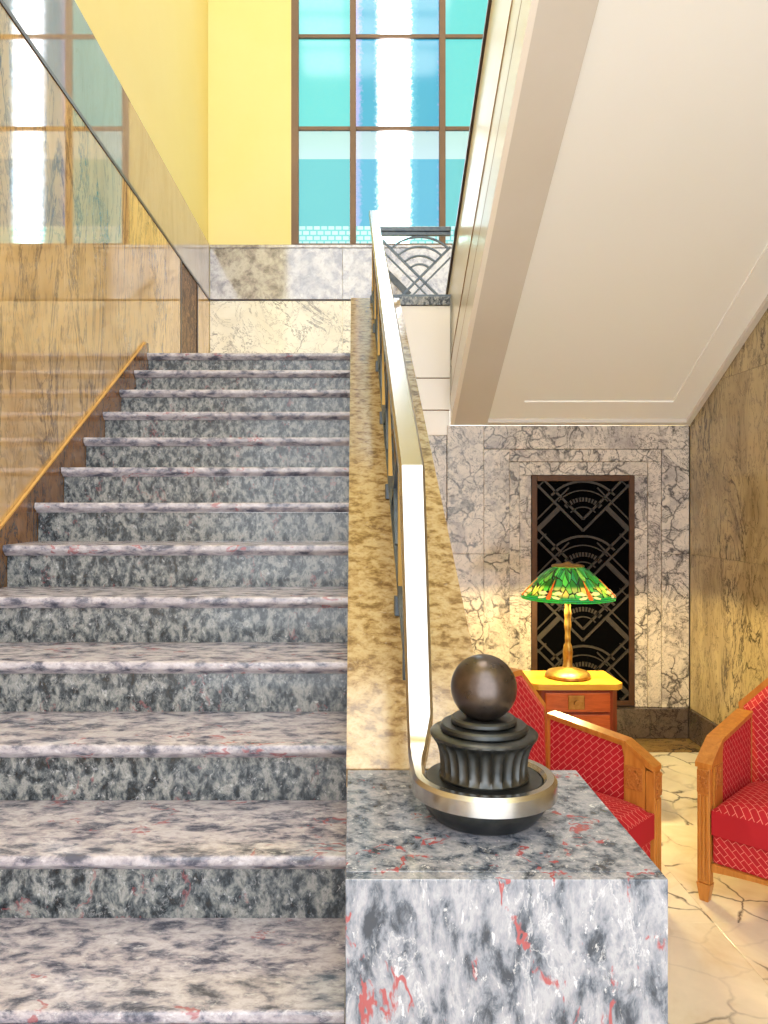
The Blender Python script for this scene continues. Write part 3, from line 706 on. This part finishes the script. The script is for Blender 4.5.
# ------------------------------------------------------------------ armchairs
def make_chair(label):
    c = thing('armchair', label, 'armchair', group='red armchairs in the lounge corner')
    W = .34; t = .06           # half width, arm thickness
    yf, yb = -.295, .262
    for s in (-1, 1):
        xo, xi = s*W, s*(W-t)
        x0, x1 = min(xo, xi), max(xo, xi)
        # arm frame: outline in (y, z) as a closed wooden band around the fabric panel
        out = [(yf+.045, .30), (yf+.045, .565), (yf+.055, .59), (yf+.135, .642), (yb-.06, .69), (yb-.06, .30)]
        inn = [(yf+.135, .34), (yf+.135, .55), (yf+.135, .59), (yf+.145, .632), (yb-.07, .677), (yb-.07, .34)]
        n = len(out); V = []; 
        for x in (x0, x1): V += [(x, y, z) for y, z in out]+[(x, y, z) for y, z in inn]
        Fc = []
        for i in range(n):
            j = (i+1) % n
            Fc += [(i, j, n+j, n+i), (2*n+i, 2*n+j, 3*n+j, 3*n+i), (i, j, 2*n+j, 2*n+i), (n+i, n+j, 3*n+j, 3*n+i)]
        local('arm_frame', MB().add(V, Fc), 'chairwood', c)
        cap = [(yf+.004, .552), (yf+.004, .572), (yf+.05, .604), (yf+.13, .654), (yb-.06, .702), (yb-.06, .6905), (yf+.135, .6425), (yf+.055, .5905), (yf+.04, .566)]
        local('arm_cap', MB().prism(cap, 'x', x0-.004, x1+.004), 'chairwood', c)
        local('arm_panel', MB().prism([(y+.0, z) for y, z in inn], 'x', x0+.008, x1-.008+(.006 if s < 0 else 0)), 'fab_yz', c)
        # carved panel at the arm front, on both faces
        for xx in (x0-.004, x1+.0005):
            m = MB().box(xx, xx+.0035, yf+.055, yf+.128, .46, .555, .001)
            for q in range(14):
                yy, zz = random.uniform(yf+.062, yf+.12), random.uniform(.468, .547)
                m.box(xx-.002, xx+.0055, yy-.006, yy+.006, zz-.006, zz+.006, .002)
            local('carving', m, 'carved', c)
        # front leg: reeded post running up to the arm
        m = MB().box(x0+.004, x1-.004, yf+.004, yf+.044, .075, .5515, .004)
        for q in range(3): m.box(x0+.011+q*.0155, x0+.0205+q*.0155, yf-.002, yf+.006, .09, .44, .002)
        fl_ = local('leg', m, 'chairwood', c)
        m = MB().box(x0+.006, x1-.006, yf-.003, yf+.0035, .45, .545, .001)
        for q in range(10):
            xx, zz = random.uniform(x0+.013, x1-.013), random.uniform(.458, .538)
            m.box(xx-.006, xx+.006, yf-.008, yf, zz-.006, zz+.006, .002)
        local('carved_block', m, 'carved', fl_)
        v = [(x0+.002, yf+.002), (x1-.002, yf+.002), (x1-.002, yf+.046), (x0+.002, yf+.046)]
        xm, ym = (x0+x1)/2, yf+.024
        V = [(x, y, .0745) for x, y in v]+[(xm+(x-xm)*.6, ym+(y-ym)*.7, 0) for x, y in v]
        local('foot', MB().add(V, [(0, 1, 2, 3), (4, 7, 6, 5)]+[(i, (i+1) % 4, 4+(i+1) % 4, 4+i) for i in range(4)]), 'chairwood', fl_)
        V = [(s*(W-.055), yb-.10, .30), (s*(W-.005), yb-.10, .30), (s*(W-.005), yb-.05, .30), (s*(W-.055), yb-.05, .30)]
        V += [(x+s*.0, y+.035, 0) for x, y, z in V]
        local('leg', MB().add(V, [(0, 1, 2, 3), (4, 7, 6, 5)]+[(i, (i+1) % 4, 4+(i+1) % 4, 4+i) for i in range(4)]), 'chairwood', c)
    xi = W-t-.001
    # seat box: patterned apron, curved wooden rail
    local('apron', MB().box(-xi, xi, yf+.018, yb-.10, .165, .285, .008), 'fab_xz', c)
    N = 10; pl = []
    for i in range(N+1): x = -xi+2*xi*i/N; pl.append((x, .130+.018*(1-(x/xi)**2)))
    local('front_rail', MB().prism(pl+[(xi, .1645), (-xi, .1645)], 'y', yf+.008, yf+.045), 'chairwood', c)
    for s in (-1, 1): local('side_rail', MB().box(s*(W-.02)-.02, s*(W-.02)+.02, yf+.05, yb-.06, .2, .2995, .003), 'chairwood', c)
    # cushion: puffed box
    bm = bmesh.new(); bmesh.ops.create_grid(bm, x_segments=14, y_segments=14, size=1)
    V = []; Fc = []; G = 14; x0, x1, y0, y1 = -xi+.001, xi-.001, yf+.004, yb-.105
    bm.free()
    for side in (1, 0):
        for i in range(G+1):
            for j in range(G+1):
                u, v = i/G, j/G; e = min(1, (16*u*(1-u)*v*(1-v))**.35)
                rnd = 1-.018*(1-e)
                x = x0+(x1-x0)*u; y = y0+(y1-y0)*v
                V.append((x, y, .385+.065*e if side else .2855))
    K = (G+1)**2; id_ = lambda sd, i, j: (0 if sd else K)+i*(G+1)+j
    for i in range(G):
        for j in range(G):
            Fc += [(id_(1, i, j), id_(1, i+1, j), id_(1, i+1, j+1), id_(1, i, j+1)), (id_(0, i, j), id_(0, i, j+1), id_(0, i+1, j+1), id_(0, i+1, j))]
    for i in range(G):
        Fc += [(id_(1, i, 0), id_(1, i+1, 0), id_(0, i+1, 0), id_(0, i, 0)), (id_(1, i, G), id_(0, i, G), id_(0, i+1, G), id_(1, i+1, G))]
        Fc += [(id_(1, 0, i), id_(0, 0, i), id_(0, 0, i+1), id_(1, 0, i+1)), (id_(1, G, i), id_(1, G, i+1), id_(0, G, i+1), id_(0, G, i))]
    o = shade(local('seat_cushion', MB().add(V, Fc), 'fab_xy', c), 40)
    o.data.materials.append(M['redplain'])
    for p in o.data.polygons:
        if abs(p.normal.z) < .5: p.material_index = 1
    # backrest: octagonal wooden frame and pad, leaning back a little
    lean = lambda z: .12*(z-.30)
    bo = [(-W+.045, .28), (-W-.018, .718), (-.19, .90), (.19, .90), (W+.018, .718), (W-.045, .28)]
    bi = [(-W+.066, .31), (-W+.007, .706), (-.178, .875), (.178, .875), (W-.007, .706), (W-.066, .31)]
    n = 6; V = []
    for dy in (-.055, .005): V += [(x, yb+dy+lean(z), z) for x, z in bo]+[(x, yb+dy+lean(z), z) for x, z in bi]
    Fc = []
    for i in range(n):
        j = (i+1) % n; Fc += [(i, j, n+j, n+i), (2*n+i, 2*n+j, 3*n+j, 3*n+i), (i, j, 2*n+j, 2*n+i), (n+i, n+j, 3*n+j, 3*n+i)]
    local('backrest_frame', MB().add(V, Fc), 'chairwood', c)
    V = [(x, yb-.062+lean(z), z) for x, z in bi]+[(x, yb+.0+lean(z), z) for x, z in bi]
    cx_ = [(x*.86, yb-.082+lean(z), .31+(z-.31)*.94+.02) for x, z in bi]
    V += cx_
    Fc = [tuple(range(12, 18)), tuple(range(6, 12))]+[(i, (i+1) % 6, 6+(i+1) % 6, 6+i) for i in range(6)]+[(i, (i+1) % 6, 12+(i+1) % 6, 12+i) for i in range(6)]
    local('backrest_pad', MB().add(V, Fc), 'fab_xz', c)
    return c
ch = make_chair('red patterned armchair half hidden behind the marble newel post')
ch.location = (.822, 3.165, 0); ch.rotation_euler.z = math.radians(45)
c2 = ch.copy(); COL.objects.link(c2)
c2['label'] = 'red patterned armchair by the right wall, cut off by the photo edge'
c2.location = (1.874, 3.20, 0); c2.rotation_euler.z = math.radians(-45)
for p in list(ch.children):
    q = p.copy(); COL.objects.link(q); q.parent = c2
    for g in p.children:
        r = g.copy(); COL.objects.link(r); r.parent = q
